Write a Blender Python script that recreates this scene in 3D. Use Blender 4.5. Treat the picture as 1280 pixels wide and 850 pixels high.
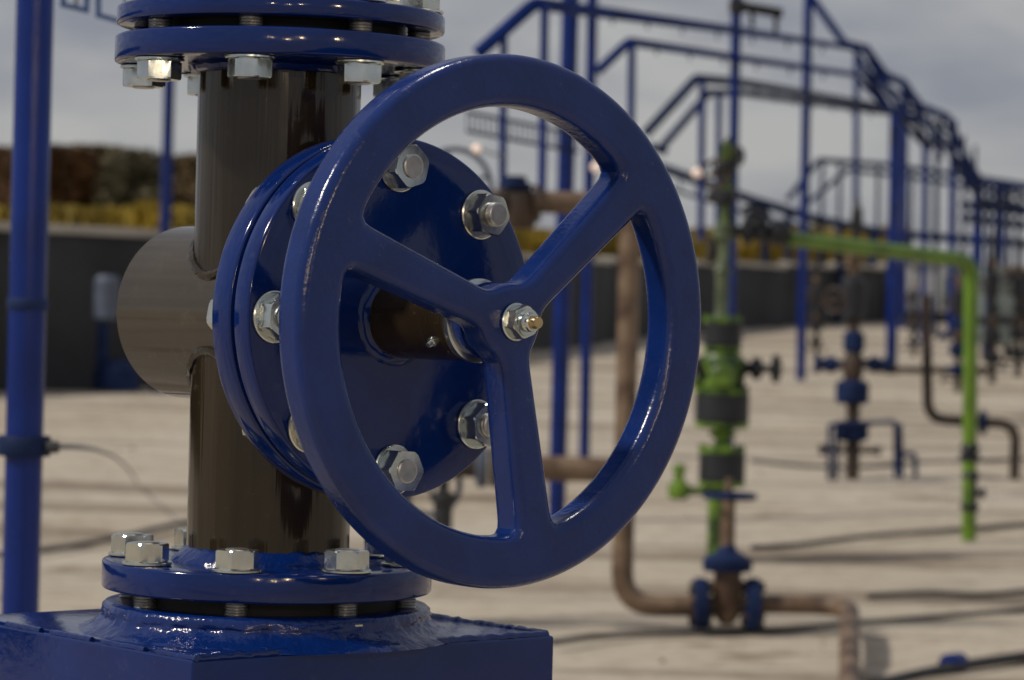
import bpy, bmesh, math, random
from mathutils import Vector, Matrix, noise
random.seed(7)
for o in list(bpy.data.objects): bpy.data.objects.remove(o)
S = bpy.context.scene
COL = S.collection
R = math.radians

# ---------------------------------------------------------------- camera
F, EYE = 3700.0, 1.55                      # focal length in photo pixels (1280 wide), eye height
pit, rol = math.atan(33 / F), R(1.5)
FW = Vector((0, math.cos(pit), -math.sin(pit)))
_R0, _U0 = Vector((1, 0, 0)), Vector((0, math.sin(pit), math.cos(pit)))
CR = _R0 * math.cos(rol) + _U0 * math.sin(rol)
CU = _U0 * math.cos(rol) - _R0 * math.sin(rol)
CP = Vector((0, 0, EYE))
cam = bpy.data.cameras.new('camera'); co = bpy.data.objects.new('camera', cam); COL.objects.link(co)
mt = Matrix((CR, CU, -FW)).transposed().to_4x4(); mt.translation = CP
co.matrix_world = mt
cam.sensor_width = 36; cam.lens = F / 1280 * 36; cam.clip_start = .05; cam.clip_end = 2000
cam.dof.use_dof = True; cam.dof.focus_distance = 2.27; cam.dof.aperture_fstop = 10.5; cam.dof.aperture_blades = 7
S.camera = co

# ---------------------------------------------------------------- sky, sun, exposure
w = bpy.data.worlds.new('World'); S.world = w; w.use_nodes = True
nt = w.node_tree; nt.nodes.clear()
def wn(t, **k):
    n = nt.nodes.new(t)
    for a, b in k.items(): setattr(n, a, b)
    return n
SUN_DIR = Vector((-.80, -.22, .80)).normalized()
sky = wn('ShaderNodeTexSky', sky_type='NISHITA', sun_disc=False)
sky.sun_elevation = math.asin(SUN_DIR.z); sky.sun_rotation = math.atan2(SUN_DIR.x, SUN_DIR.y)
tc = wn('ShaderNodeTexCoord'); mp = wn('ShaderNodeMapping'); mp.inputs['Scale'].default_value = (9, 9, 26)
nz = wn('ShaderNodeTexNoise'); nz.inputs['Scale'].default_value = 1.0; nz.inputs['Detail'].default_value = 4; nz.inputs['Roughness'].default_value = .5
cr = wn('ShaderNodeValToRGB')
cr.color_ramp.elements[0].position = .38; cr.color_ramp.elements[0].color = (.245, .255, .30, 1)
cr.color_ramp.elements[1].position = .66; cr.color_ramp.elements[1].color = (.43, .425, .42, 1)
sm = wn('ShaderNodeMixRGB', blend_type='MULTIPLY'); sm.inputs[0].default_value = 1; sm.inputs[2].default_value = (.10, .10, .10, 1)
mx = wn('ShaderNodeMixRGB'); mx.inputs[0].default_value = .92
bg = wn('ShaderNodeBackground'); bg.inputs[1].default_value = 1.0
out = wn('ShaderNodeOutputWorld')
L = nt.links.new
L(tc.outputs['Generated'], mp.inputs[0]); L(mp.outputs[0], nz.inputs[0]); L(nz.outputs[0], cr.inputs[0])
L(sky.outputs[0], sm.inputs[1]); L(sm.outputs[0], mx.inputs[1]); L(cr.outputs[0], mx.inputs[2])
L(mx.outputs[0], bg.inputs[0]); L(bg.outputs[0], out.inputs[0])
sl = bpy.data.lights.new('sun', 'SUN'); sl.energy = 2.7; sl.angle = R(5); sl.color = (1, .93, .82)
so = bpy.data.objects.new('sun', sl); COL.objects.link(so)
so.rotation_euler = SUN_DIR.to_track_quat('Z', 'Y').to_euler(); so.location = (-5, -2, 8)
# small warm lamps of the place, seen as the glints on flange rims, barrel and nuts
for i, (p, e, s) in enumerate((((1.15, -1.6, 2.55), 9, .05), ((.55, -2.1, 2.35), 7, .05), ((2.3, -.2, 2.5), 9, .06), ((-.35, -1.9, 2.5), 4, .04), ((.25, 2.9, 4.3), 26, .35))):
    l = bpy.data.lights.new('spot_lamp', 'AREA'); l.energy = e; l.size = s; l.shape = 'DISK'; l.color = (1, .74, .45) if i < 4 else (1, .95, .88)
    o = bpy.data.objects.new('spot_lamp', l); COL.objects.link(o); o.location = p
    o.rotation_euler = (Vector(p) - Vector((-.1, 2.4, 1.55))).to_track_quat('Z', 'Y').to_euler()
S.view_settings.view_transform = 'Standard'; S.view_settings.look = 'None'
S.view_settings.exposure = 0; S.view_settings.gamma = 1
S.render.engine = 'CYCLES'; S.cycles.use_denoising = True

# ---------------------------------------------------------------- pixel helpers
SLOPE = .0257                              # the sand rises gently away from the camera
def ray(px, py): return CR * ((px - 640) / F) - CU * ((py - 425) / F) + FW
def P(px, py, d): return CP + ray(px, py) * d
def gz(y): return SLOPE * min(max(y, 0), 78)
def G(px, py):
    r = ray(px, py); t = -EYE / (r.z - SLOPE * r.y)
    return CP + r * t
def gat(px, d):                            # ground point under column px at depth d
    p = P(px, 400, d); return Vector((p.x, p.y, gz(p.y)))
def dep(p): return (p - CP).dot(FW)

# ---------------------------------------------------------------- materials
MATS = {}
def mat(name, col, rough=.5, metal=0., var=.12, scale=8., bump=0., bscale=60., col2=None, rvar=.08, coat=0., spec=.5, stretch=None, bstretch=None, ramp=(.35, .7), detail=5):
    if name in MATS: return MATS[name]
    m = bpy.data.materials.new(name); m.use_nodes = True; t = m.node_tree; N = t.nodes; b = N['Principled BSDF']
    tcn = N.new('ShaderNodeTexCoord'); src = tcn.outputs['Object']
    if stretch:
        mpn = N.new('ShaderNodeMapping'); mpn.inputs['Scale'].default_value = stretch; t.links.new(src, mpn.inputs[0]); src2 = mpn.outputs[0]
    else: src2 = src
    n = N.new('ShaderNodeTexNoise'); n.inputs['Scale'].default_value = scale; n.inputs['Detail'].default_value = detail
    t.links.new(src2, n.inputs[0])
    rp = N.new('ShaderNodeValToRGB'); e = rp.color_ramp.elements
    c2 = col2 or tuple(c * (1 - var) for c in col)
    c1 = col if col2 else tuple(min(1, c * (1 + var)) for c in col)
    e[0].position, e[1].position = ramp
    e[0].color = (*c2, 1); e[1].color = (*c1, 1)
    t.links.new(n.outputs[0], rp.inputs[0]); t.links.new(rp.outputs[0], b.inputs['Base Color'])
    mr = N.new('ShaderNodeMapRange'); mr.inputs[3].default_value = max(.02, rough - rvar); mr.inputs[4].default_value = rough + rvar
    n2 = N.new('ShaderNodeTexNoise'); n2.inputs['Scale'].default_value = scale * 3.1; n2.inputs['Detail'].default_value = 4
    t.links.new(src, n2.inputs[0]); t.links.new(n2.outputs[0], mr.inputs[0]); t.links.new(mr.outputs[0], b.inputs['Roughness'])
    b.inputs['Metallic'].default_value = metal; b.inputs['Coat Weight'].default_value = coat; b.inputs['Coat Roughness'].default_value = .06
    b.inputs['Specular IOR Level'].default_value = spec
    if bump:
        n3 = N.new('ShaderNodeTexNoise'); n3.inputs['Scale'].default_value = bscale; n3.inputs['Detail'].default_value = 3
        bp = N.new('ShaderNodeBump'); bp.inputs['Strength'].default_value = bump; bp.inputs['Distance'].default_value = .002
        
        if bstretch:
            mb_ = N.new('ShaderNodeMapping'); mb_.inputs['Scale'].default_value = bstretch; t.links.new(src, mb_.inputs[0]); t.links.new(mb_.outputs[0], n3.inputs[0])
        else: t.links.new(src, n3.inputs[0])
        t.links.new(n3.outputs[0], bp.inputs['Height']); t.links.new(bp.outputs[0], b.inputs['Normal'])
    MATS[name] = m; return m
BLUE = mat('blue_gloss_paint', (.0018, .0150, .106), .10, var=.14, scale=14, bump=.08, bscale=90, rvar=.06, spec=.42)
BLUEW = mat('blue_wheel_paint', (.0045, .0195, .118), .20, var=.16, scale=22, bump=.22, bscale=150, rvar=.12, spec=.40)
BROWN_SHEEN = mat('sheen_lightened_brown', (.045, .037, .027), .09, var=.15, scale=7, bump=.08, bscale=30, rvar=.05)  # the same brown paint, lightened to put the barrel's bright reflection into its colour
BROWN = mat('brown_gloss_paint', (.022, .0150, .0070), .10, var=.35, scale=14, bump=1.0, bscale=62, rvar=.05, stretch=(1, 1, .15), bstretch=(1, 1, .03))
ZINC = mat('zinc_steel', (.60, .62, .60), .20, metal=.95, var=.10, scale=70, bump=.04, bscale=120, rvar=.06)
_t = ZINC.node_tree; _b = _t.nodes['Principled BSDF']; _oi = _t.nodes.new('ShaderNodeObjectInfo'); _r = _t.nodes.new('ShaderNodeValToRGB')
_r.color_ramp.elements[0].color = (.86, .93, 1, 1); _r.color_ramp.elements[1].color = (1, .97, .89, 1)
_m = _t.nodes.new('ShaderNodeMixRGB'); _m.blend_type = 'MULTIPLY'; _m.inputs[0].default_value = 1
_src = _b.inputs['Base Color'].links[0].from_socket
_t.links.new(_oi.outputs['Random'], _r.inputs[0]); _t.links.new(_src, _m.inputs[1]); _t.links.new(_r.outputs[0], _m.inputs[2]); _t.links.new(_m.outputs[0], _b.inputs['Base Color'])
BOLTS = mat('worn_bolt_steel', (.46, .46, .45), .34, metal=.9, var=.12, scale=90, bump=.06, bscale=300)
BRASS = mat('brass_tip', (.50, .38, .20), .3, metal=.9, var=.1, scale=60)
def wear(m_, col, sc, lo, hi, rough):
    # fine dust specks and rubbed patches in the paint
    t = m_.node_tree; N = t.nodes; b = N['Principled BSDF']; tcn = N.new('ShaderNodeTexCoord')
    n = N.new('ShaderNodeTexNoise'); n.inputs['Scale'].default_value = sc; n.inputs['Detail'].default_value = 8; n.inputs['Roughness'].default_value = .72
    n2 = N.new('ShaderNodeTexNoise'); n2.inputs['Scale'].default_value = sc * .07; n2.inputs['Detail'].default_value = 2
    ad = N.new('ShaderNodeMath'); ad.operation = 'MULTIPLY_ADD'; ad.inputs[1].default_value = .35
    r = N.new('ShaderNodeMapRange'); r.inputs[1].default_value = lo; r.inputs[2].default_value = hi; r.inputs[4].default_value = .55
    mx_ = N.new('ShaderNodeMixRGB'); mx_.inputs[2].default_value = (*col, 1)
    src = b.inputs['Base Color'].links[0].from_socket; rs = b.inputs['Roughness'].links[0].from_socket
    t.links.new(tcn.outputs['Object'], n.inputs[0]); t.links.new(tcn.outputs['Object'], n2.inputs[0])
    t.links.new(n2.outputs[0], ad.inputs[0]); t.links.new(n.outputs[0], ad.inputs[2]); t.links.new(ad.outputs[0], r.inputs[0])
    t.links.new(r.outputs[0], mx_.inputs[0]); t.links.new(src, mx_.inputs[1]); t.links.new(mx_.outputs[0], b.inputs['Base Color'])
    ra = N.new('ShaderNodeMath'); ra.operation = 'MULTIPLY_ADD'; ra.inputs[1].default_value = rough
    t.links.new(r.outputs[0], ra.inputs[0]); t.links.new(rs, ra.inputs[2]); t.links.new(ra.outputs[0], b.inputs['Roughness'])
wear(BLUEW, (.075, .085, .14), 95, .80, 1.02, .40); wear(BLUE, (.05, .06, .11), 80, .77, 1.0, .35); wear(BROWN, (.07, .058, .042), 60, .77, 1.0, .3); wear(BROWN_SHEEN, (.12, .105, .085), 50, .76, 1.0, .3)
BLUEWELD = mat('blue_weld_paint', (.0022, .0175, .118), .12, var=.10, scale=14, bump=.55, bscale=170, rvar=.05)
GASK = mat('black_gasket', (.006, .006, .007), .7, var=.2)
PBLUE = mat('post_blue_paint', (.004, .020, .150), .24, var=.25, scale=5, rvar=.1, spec=.3)
RAILB = mat('matt_rail_blue', (.008, .026, .150), .75, var=.3, scale=4, spec=.08)
DBLUE = mat('weathered_blue_paint', (.011, .023, .075), .6, var=.35, scale=6, spec=.12)
GREEN = mat('green_paint', (.155, .275, .022), .42, scale=9, col2=(.028, .060, .012), ramp=(.42, .62))
LIME = mat('lime_pipe_paint', (.135, .25, .018), .40, scale=6, col2=(.07, .135, .015), ramp=(.33, .55))
DGREEN = mat('dark_green_grime', (.085, .13, .025), .5, scale=9, col2=(.012, .016, .010), ramp=(.42, .58))
PGREEN = mat('pale_green_paint', (.17, .21, .12), .5, scale=8, col2=(.05, .07, .035))
BLACK = mat('black_band', (.013, .0145, .019), .5, var=.3, scale=9)
RUST = mat('rusty_brown_pipe', (.20, .135, .085), .55, scale=7, col2=(.060, .031, .017), ramp=(.38, .60), bump=.3, bscale=40)
DRUST = mat('dark_rust', (.075, .045, .028), .6, scale=8, col2=(.022, .015, .012))
WALLM = mat('dark_concrete', (.034, .036, .039), .85, var=.35, scale=1.2)
COPE = mat('pale_coping', (.50, .46, .40), .85, var=.15, scale=2)
HOSE = mat('black_rubber', (.03, .031, .034), .6, var=.3)
WIRE = mat('grey_wire', (.16, .16, .17), .5, var=.2)
WHITE = mat('white_cabin_paint', (.60, .60, .60), .5, var=.08, scale=2)
GREYM = mat('grey_green_steel', (.16, .19, .18), .5, var=.25, scale=4)
GREYW = mat('grey_handwheel', (.10, .12, .17), .4, var=.25, scale=9)
LETT = mat('letter_blue', (.03, .07, .20), .5, var=.1)
BARK = mat('bark', (.05, .038, .028), .9)
LEAFA = mat('autumn_leaf', (.17, .088, .038), .7, var=.35, scale=1.1)
LEAFB = mat('dark_leaf', (.075, .062, .024), .7, var=.35, scale=1.1)
LEAFC = mat('olive_leaf', (.12, .080, .030), .7, var=.35, scale=1.1)
YELL = mat('yellow_grass', (.42, .29, .02), .8, scale=.7, col2=(.16, .12, .02))
def sand_mat():
    m = bpy.data.materials.new('sand'); m.use_nodes = True; t = m.node_tree; N = t.nodes; b = N['Principled BSDF']
    g = N.new('ShaderNodeNewGeometry')
    def ns(sc, scale, det=5):
        mpn = N.new('ShaderNodeMapping'); mpn.inputs['Scale'].default_value = sc; n = N.new('ShaderNodeTexNoise')
        n.inputs['Scale'].default_value = scale; n.inputs['Detail'].default_value = det; n.inputs['Distortion'].default_value = .35
        t.links.new(g.outputs['Position'], mpn.inputs[0]); t.links.new(mpn.outputs[0], n.inputs[0]); return n
    def ramp(n, a, b_, c0, c1):
        r = N.new('ShaderNodeValToRGB'); r.color_ramp.elements[0].position = a; r.color_ramp.elements[1].position = b_
        r.color_ramp.elements[0].color = (*c0, 1); r.color_ramp.elements[1].color = (*c1, 1); t.links.new(n.outputs[0], r.inputs[0]); return r
    r1 = ramp(ns((.5, .5, 0), .6), .3, .7, (.46, .395, .31), (.57, .51, .43))
    r2 = ramp(ns((.10, 1.1, 0), 1.0, 6), .36, .47, (.58, .55, .53), (1, 1, 1))
    r5 = ramp(ns((.045, 2.6, 0), 1.0, 4), .30, .40, (.50, .48, .48), (1, 1, 1))
    r3 = ramp(ns((.7, 1.6, 0), 2.4, 3), .30, .38, (.60, .56, .52), (1, 1, 1))
    r6 = ramp(ns((1.2, 2.2, 0), 5, 4), .34, .52, (.80, .78, .76), (1, 1, 1))
    r4 = ramp(ns((6, 6, 6), 6, 3), .3, .7, (.86, .86, .86), (1, 1, 1))
    cur = r1
    for r in (r2, r3, r4, r5, r6):
        x = N.new('ShaderNodeMixRGB'); x.blend_type = 'MULTIPLY'; x.inputs[0].default_value = 1
        t.links.new(cur.outputs[0], x.inputs[1]); t.links.new(r.outputs[0], x.inputs[2]); cur = x
    t.links.new(cur.outputs[0], b.inputs['Base Color']); b.inputs['Roughness'].default_value = .95; b.inputs['Specular IOR Level'].default_value = .1
    bp = N.new('ShaderNodeBump'); bp.inputs['Strength'].default_value = .5; bp.inputs['Distance'].default_value = .03
    n = ns((3, 6, 3), 3, 5); t.links.new(n.outputs[0], bp.inputs['Height']); t.links.new(bp.outputs[0], b.inputs['Normal'])
    return m
SAND = sand_mat()
def emis(name, col, s):
    m = bpy.data.materials.new(name); m.use_nodes = True; b = m.node_tree.nodes['Principled BSDF']
    b.inputs['Base Color'].default_value = (*col, 1); b.inputs['Emission Color'].default_value = (*col, 1); b.inputs['Emission Strength'].default_value = s; return m
GLOW = emis('glare_glow', (1, .78, .66), .36)  # emission that imitates glare spots, not real lamps

# ---------------------------------------------------------------- mesh helpers
def basis(ax, ref=None):
    ax = Vector(ax).normalized()
    if ref is None: ref = Vector((0, 0, 1)) if abs(ax.z) < .9 else Vector((0, 1, 0))
    x = (ref - ax * ref.dot(ax)).normalized(); y = ax.cross(x); return x, y, ax
class MB:
    def __init__(s): s.v = []; s.f = []
    def ring(s, c, x, y, r, n, ph=0):
        i = len(s.v)
        for k in range(n):
            a = 2 * math.pi * k / n + ph; s.v.append(c + x * (r * math.cos(a)) + y * (r * math.sin(a)))
        return i
    def bridge(s, a, b, n):
        for k in range(n): s.f.append((a + k, a + (k + 1) % n, b + (k + 1) % n, b + k))
    def lathe(s, o, ax, prof, n=48, ref=None, jit=0., jf=30., closed=False, ph=0):
        x, y, z = basis(ax, ref); o = Vector(o); rings = []
        for (r, h) in prof:
            i = s.ring(o + z * h, x, y, r, n, ph); rings.append(i)
        if jit:
            for k in range(rings[0], len(s.v)):
                p = s.v[k]; s.v[k] = p + noise.noise_vector(p * jf) * jit
        for a, b in zip(rings, rings[1:]): s.bridge(a, b, n)
        if closed: s.bridge(rings[-1], rings[0], n)
        else:
            s.f.append(tuple(range(rings[0] + n - 1, rings[0] - 1, -1))); s.f.append(tuple(range(rings[-1], rings[-1] + n)))
        return s
    def tube(s, pts, r, n=12, closed=False, jit=0., jf=60.):
        pts = [Vector(p) for p in pts]; m = len(pts); rr = r if isinstance(r, (list, tuple)) else [r] * m
        t0 = (pts[1] - pts[0]).normalized(); x, y, _ = basis(t0); rings = []
        for i in range(m):
            if closed: t = (pts[(i + 1) % m] - pts[i - 1]).normalized()
            else: t = (pts[min(i + 1, m - 1)] - pts[max(i - 1, 0)]).normalized()
            x = (x - t * x.dot(t)).normalized(); y = t.cross(x)
            rings.append(s.ring(pts[i], x, y, rr[i], n))
        if jit:
            for k in range(rings[0], len(s.v)): s.v[k] = s.v[k] + noise.noise_vector(s.v[k] * jf) * jit
        for a, b in zip(rings, rings[1:]): s.bridge(a, b, n)
        if closed: s.bridge(rings[-1], rings[0], n)
        else:
            s.f.append(tuple(range(rings[0] + n - 1, rings[0] - 1, -1))); s.f.append(tuple(range(rings[-1], rings[-1] + n)))
        return s
    def box(s, c, ax, ay, az):             # half vectors
        c = Vector(c); i = len(s.v)
        for sz in (-1, 1):
            for sx, sy in ((-1, -1), (1, -1), (1, 1), (-1, 1)): s.v.append(c + ax * sx + ay * sy + az * sz)
        for q in ((3, 2, 1, 0), (4, 5, 6, 7), (0, 1, 5, 4), (1, 2, 6, 5), (2, 3, 7, 6), (3, 0, 4, 7)): s.f.append(tuple(i + k for k in q))
        return s
    def mesh(s, name, m, off=Vector(), ang=35, bevel=0.):
        me = bpy.data.meshes.new(name)
        me.from_pydata([tuple(p - off) for p in s.v], [], s.f)
        if bevel:
            b = bmesh.new(); b.from_mesh(me)
            ed = [e for e in b.edges if len(e.link_faces) == 2 and e.calc_face_angle(0) > R(40)]
            bmesh.ops.bevel(b, geom=ed, offset=bevel, segments=3, profile=.6, affect='EDGES', clamp_overlap=True); b.to_mesh(me); b.free()
        b = bmesh.new(); b.from_mesh(me); bmesh.ops.recalc_face_normals(b, faces=b.faces); b.to_mesh(me); b.free()
        me.materials.append(m)
        me.polygons.foreach_set('use_smooth', [True] * len(me.polygons)); me.set_sharp_from_angle(angle=R(ang))
        return me
    def build(s, name, m, parent=None, ang=35, bevel=0., label=None):
        off = wloc(parent) if parent else Vector()
        o = bpy.data.objects.new(name, s.mesh(name, m, off, ang, bevel)); COL.objects.link(o); o.parent = parent
        if label: o['label'] = label
        return o
def wloc(o):
    p = Vector(o.location)
    while o.parent: o = o.parent; p = p + o.location
    return p
def tag(o, label=None, cat=None, group=None, kind=None):
    if label: o['label'] = label
    if cat: o['category'] = cat
    if group: o['group'] = group
    if kind: o['kind'] = kind
    return o
def thing(name, loc, label, cat, group=None):
    o = bpy.data.objects.new(name, None); COL.objects.link(o); o.location = loc; o.empty_display_size = .1
    return tag(o, label, cat, group)
def arc(c, a, b, rad, a0, a1, n=10):       # points c + rad*(a cos + b sin)
    return [c + a * (rad * math.cos(a0 + (a1 - a0) * k / n)) + b * (rad * math.sin(a0 + (a1 - a0) * k / n)) for k in range(n + 1)]
def bend(pts, rad, n=8):                   # polyline with rounded corners
    out = [Vector(pts[0])]
    for i in range(1, len(pts) - 1):
        p0, p1, p2 = Vector(pts[i - 1]), Vector(pts[i]), Vector(pts[i + 1])
        d0, d1 = (p0 - p1), (p2 - p1); r = min(rad, d0.length * .49, d1.length * .49)
        a, c = p1 + d0.normalized() * r, p1 + d1.normalized() * r
        for k in range(n + 1):
            t = k / n; out.append(a * (1 - t) ** 2 + p1 * (2 * t * (1 - t)) + c * t * t)
    out.append(Vector(pts[-1])); return out

# ---------------------------------------------------------------- ground
def make_ground():
    xs = [-400, -120, -45] + [-18 + .3 * i for i in range(141)] + [45, 120, 400]
    ys = [-30, -5, .5]; y = 2.
    while y < 72: ys.append(y); y *= 1.0045
    ys += [78, 120, 400, 900]
    V, Fc = [], []
    for yy in ys:
        for xx in xs:
            z = gz(yy)
            if 2 <= yy <= 72 and -18 <= xx <= 24.5:
                a = min(1, (yy - 2) / 3)
                q = noise.noise(Vector((xx * .12, yy * 1.5, 0))) ; q2 = noise.noise(Vector((xx * .07 + 9, yy * .45, 3)))
                rut = -max(0, .22 - abs(q2)) / .22
                z += a * (.018 * q + .03 * rut + .012 * noise.noise(Vector((xx * 1.3, yy * 2.6, 5))))
            V.append((xx, yy, z))
    nx = len(xs)
    for j in range(len(ys) - 1):
        for i in range(nx - 1): Fc.append((j * nx + i, j * nx + i + 1, j * nx + nx + i + 1, j * nx + nx + i))
    me = bpy.data.meshes.new('sandy_ground'); me.from_pydata(V, [], Fc); me.materials.append(SAND)
    me.polygons.foreach_set('use_smooth', [True] * len(me.polygons))
    o = bpy.data.objects.new('sandy_ground', me); COL.objects.link(o); o['kind'] = 'structure'
make_ground()

# ---------------------------------------------------------------- the valve
TH = R(41)
U = Vector((math.sin(TH), -math.cos(TH), 0)); V_ = Vector((math.cos(TH), math.sin(TH), 0)); Z = Vector((0, 0, 1))
O = P(342.5, 393.5, 2.475)
LW, LF, LB = .3070, .1625, -.1291           # along the stem: wheel face, bonnet flange face, barrel end
HB = .265                                  # pedestal top below the stem axis
valve = thing('gate_valve', O - Z * .25, 'blue and brown gate valve with a large three-spoke blue handwheel in front', 'valve')
RP, RB, RFL = .068, .0745, .1375
TOPZ = .2065                               # underside of top flange above axis
m = MB().lathe(O - Z * .232, Z, [(RP, 0), (RP, .232 + TOPZ + .004)], 96); m.build('pipe_body', BROWN, valve, label='dark brown glossy vertical pipe')
m = MB().lathe(O + U * LB, U, [(RB - .010, -.0), (RB - .003, .0015), (RB, .005), (RB, .09 - LB)], 96); m.build('barrel', BROWN_SHEEN, valve, label='dark brown glossy horizontal barrel')
# weld bead along the crossing of pipe and barrel
for sgn in (1, -1):
    pts = []
    for k in range(96):
        a = 2 * math.pi * k / 96; du, dv = RP * math.cos(a), RP * math.sin(a)
        pts.append(O + U * du + V_ * dv + Z * sgn * math.sqrt(max(1e-6, RB ** 2 - dv ** 2)))
    MB().tube(pts, .0042, 8, True, jit=.0012, jf=160).build('weld_bead', BROWN, valve)
def disc(o, ax, r, t, n=112, ch=.0022, hole=0):
    return MB().lathe(o, ax, [(r - ch - .02, 0), (r - ch, 0), (r - ch * .3, ch * .3), (r, ch), (r, t - ch), (r - ch * .3, t - ch * .3), (r - ch, t), (r - ch - .02, t)], n)
# stem bolt: nut, washer, stud as parts
def hexnut(r, h, n=6):
    b = MB(); x, y, z = Vector((1, 0, 0)), Vector((0, 1, 0)), Vector((0, 0, 1))
    # hex prism cut by cones: 24 points per ring between flats and corners
    N_ = 48; rings = []
    def rad(a): return r * math.cos(math.pi / 6) / math.cos((a % (math.pi / 3)) - math.pi / 6)
    for (hh, lim) in ((0, .90), (h * .07, 1.0), (h * .86, 1.02), (h * .94, .985), (h, .93)):
        i = len(b.v)
        for k in range(N_):
            a = 2 * math.pi * k / N_; q = min(rad(a), r * lim)
            b.v.append(Vector((q * math.cos(a), q * math.sin(a), hh)))
        rings.append(i)
    for a, c in zip(rings, rings[1:]): b.bridge(a, c, N_)
    b.f.append(tuple(range(rings[0] + N_ - 1, rings[0] - 1, -1))); b.f.append(tuple(range(rings[-1], rings[-1] + N_)))
    return b
def thread(r, h, n=20, pitch=.0022):
    pr = [(r * .80, 0), (r * .93, .0008)]; hh = .0016; k = 0
    while hh < h - .002: pr.append((r if k % 2 else r * .90, hh)); hh += pitch / 2; k += 1
    pr += [(r * .97, h - .0007), (r * .84, h)]
    return MB().lathe((0, 0, 0), (0, 0, 1), pr, n)
SH = {}
def shared(key, mb, m, ang=35):
    if key not in SH: SH[key] = mb().mesh(key, m, Vector(), ang)
    return SH[key]
def obj_at(name, me, parent, mtx):
    o = bpy.data.objects.new(name, me); COL.objects.link(o); o.parent = parent
    o.matrix_local = mtx; return o
def frame(o, ax, spin=0., ref=None):
    x, y, z = basis(ax, ref); m_ = Matrix((x, y, z)).transposed().to_4x4() @ Matrix.Rotation(spin, 4, 'Z'); m_.translation = o; return m_
def bolt(parent, base, ax, grip, spin, out1=.008, out2=.005, r=.0100, nr=.0180, nh=.0152, wr=.0202, wh=.0028, seed=0, ref=None):
    """stud through a joint: base on the near face, axis outwards, nuts and washers on both ends"""
    rn = random.Random(seed)
    total = grip + 2 * (wh + nh) + out1 + out2
    root = wloc(parent)
    fr = frame(base - root, ax, spin, ref)
    st = obj_at('bolt', shared('stud%.4f' % total, lambda: thread(r, total), BOLTS, 22), parent, fr @ Matrix.Translation((0, 0, wh + nh + out1 - total)))
    z0 = total - (wh + nh + out1)          # near face height in stud frame
    nutm = shared('nut%.4f' % nr, lambda: hexnut(nr, nh), ZINC, 25)
    wm = shared('washer%.4f' % wr, lambda: MB().lathe((0, 0, 0), (0, 0, 1), [(wr - .001, 0), (wr, .0007), (wr, wh - .0007), (wr - .001, wh), (r * 1.02, wh)], 40), ZINC, 30)
    obj_at('washer', wm, st, Matrix.Translation((0, 0, z0 + .0002)))
    obj_at('nut', nutm, st, Matrix.Translation((0, 0, z0 + wh)) @ Matrix.Rotation(rn.uniform(0, 1.05), 4, 'Z'))
    flip = Matrix.Rotation(math.pi, 4, 'X')
    obj_at('washer', wm, st, Matrix.Translation((0, 0, z0 - grip - .0002)) @ flip)
    obj_at('nut', nutm, st, Matrix.Translation((0, 0, z0 - grip - wh)) @ flip @ Matrix.Rotation(rn.uniform(0, 1.05), 4, 'Z'))
    return st
# top flange pair
T1, GAP, T2 = .0218, .0095, .0150
disc(O + Z * TOPZ, Z, RFL, T1).build('flange', BLUE, valve, ang=50)
MB().lathe(O + Z * (TOPZ + T1 - .001), Z, [(.101, 0), (.101, GAP + .002)], 64).build('gasket', GASK, valve)
disc(O + Z * (TOPZ + T1 + GAP), Z, RFL - .001, T2).build('flange', BLUE, valve, ang=50)
MB().lathe(O + Z * (TOPZ + T1 + GAP + T2 - .002), Z, [(.070, 0), (.070, .30)], 64).build('riser_pipe', BROWN, valve)
MB().tube(arc(O + Z * (TOPZ - .002), V_, U, RP + .003, 0, 2 * math.pi, 72)[:-1], .0050, 8, True, jit=.0012, jf=150).build('weld_bead', BLUE, valve)
FRONT = math.atan2(-1, 0)                  # towards the camera
def bolts_round(z0, grip, ax, rb, up):
    for k in range(8):
        a = -math.pi / 2 + R(-12.0 + 45 * k) + math.atan2(O.x, O.y) * -1
        p = Vector((O.x + rb * math.cos(a), O.y + rb * math.sin(a), z0))
        bolt(valve, p, ax, grip, R(17) + k * .9, seed=10 + k + (50 if up else 0), out1=.0012, out2=.004)
bolts_round(O.z + TOPZ, T1 + GAP + T2, -Z, .1165, True)
# bottom flange
BT, BTH = -.2058, .0232
disc(O + Z * (BT - BTH), Z, RFL, BTH).build('flange', BLUE, valve, ang=50)
MB().lathe(O + Z * (BT - BTH - .0135), Z, [(.112, 0), (.112, .0145)], 64).build('gasket', GASK, valve)
MB().lathe(O + Z * (BT - .003), Z, [(RP + .013, 0), (RP + .012, .004), (RP + .008, .008), (RP + .004, .012), (RP - .001, .016)], 96, jit=.0020, jf=110).build('weld_bead', BLUEWELD, valve, ang=80)
bolts_round(O.z + BT, BTH + .016, Z, .1165, False)
# bonnet flange pair
RBN = .1452
disc(O + U * (LF - .0475), U, RBN, .0245, 128).build('bonnet_flange', BLUE, valve, ang=50)
MB().lathe(O + U * (LF - .0235), U, [(RBN - .006, 0), (RBN - .006, .0042)], 96).build('gasket', GASK, valve)
disc(O + U * (LF - .0200), U, RBN - .001, .0200, 128).build('bonnet_flange', BLUE, valve, ang=50)
for k in range(8):
    a = R(45 * k + .5); p = O + U * LF + (V_ * math.cos(a) + Z * math.sin(a)) * .1205
    bolt(valve, p, U, .0475, k * .37, seed=30 + k, out1=(.0015, .0065, .0020, .0020, .0060, .0020, .0015, .0050)[k], out2=.004, ref=Z)
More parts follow.
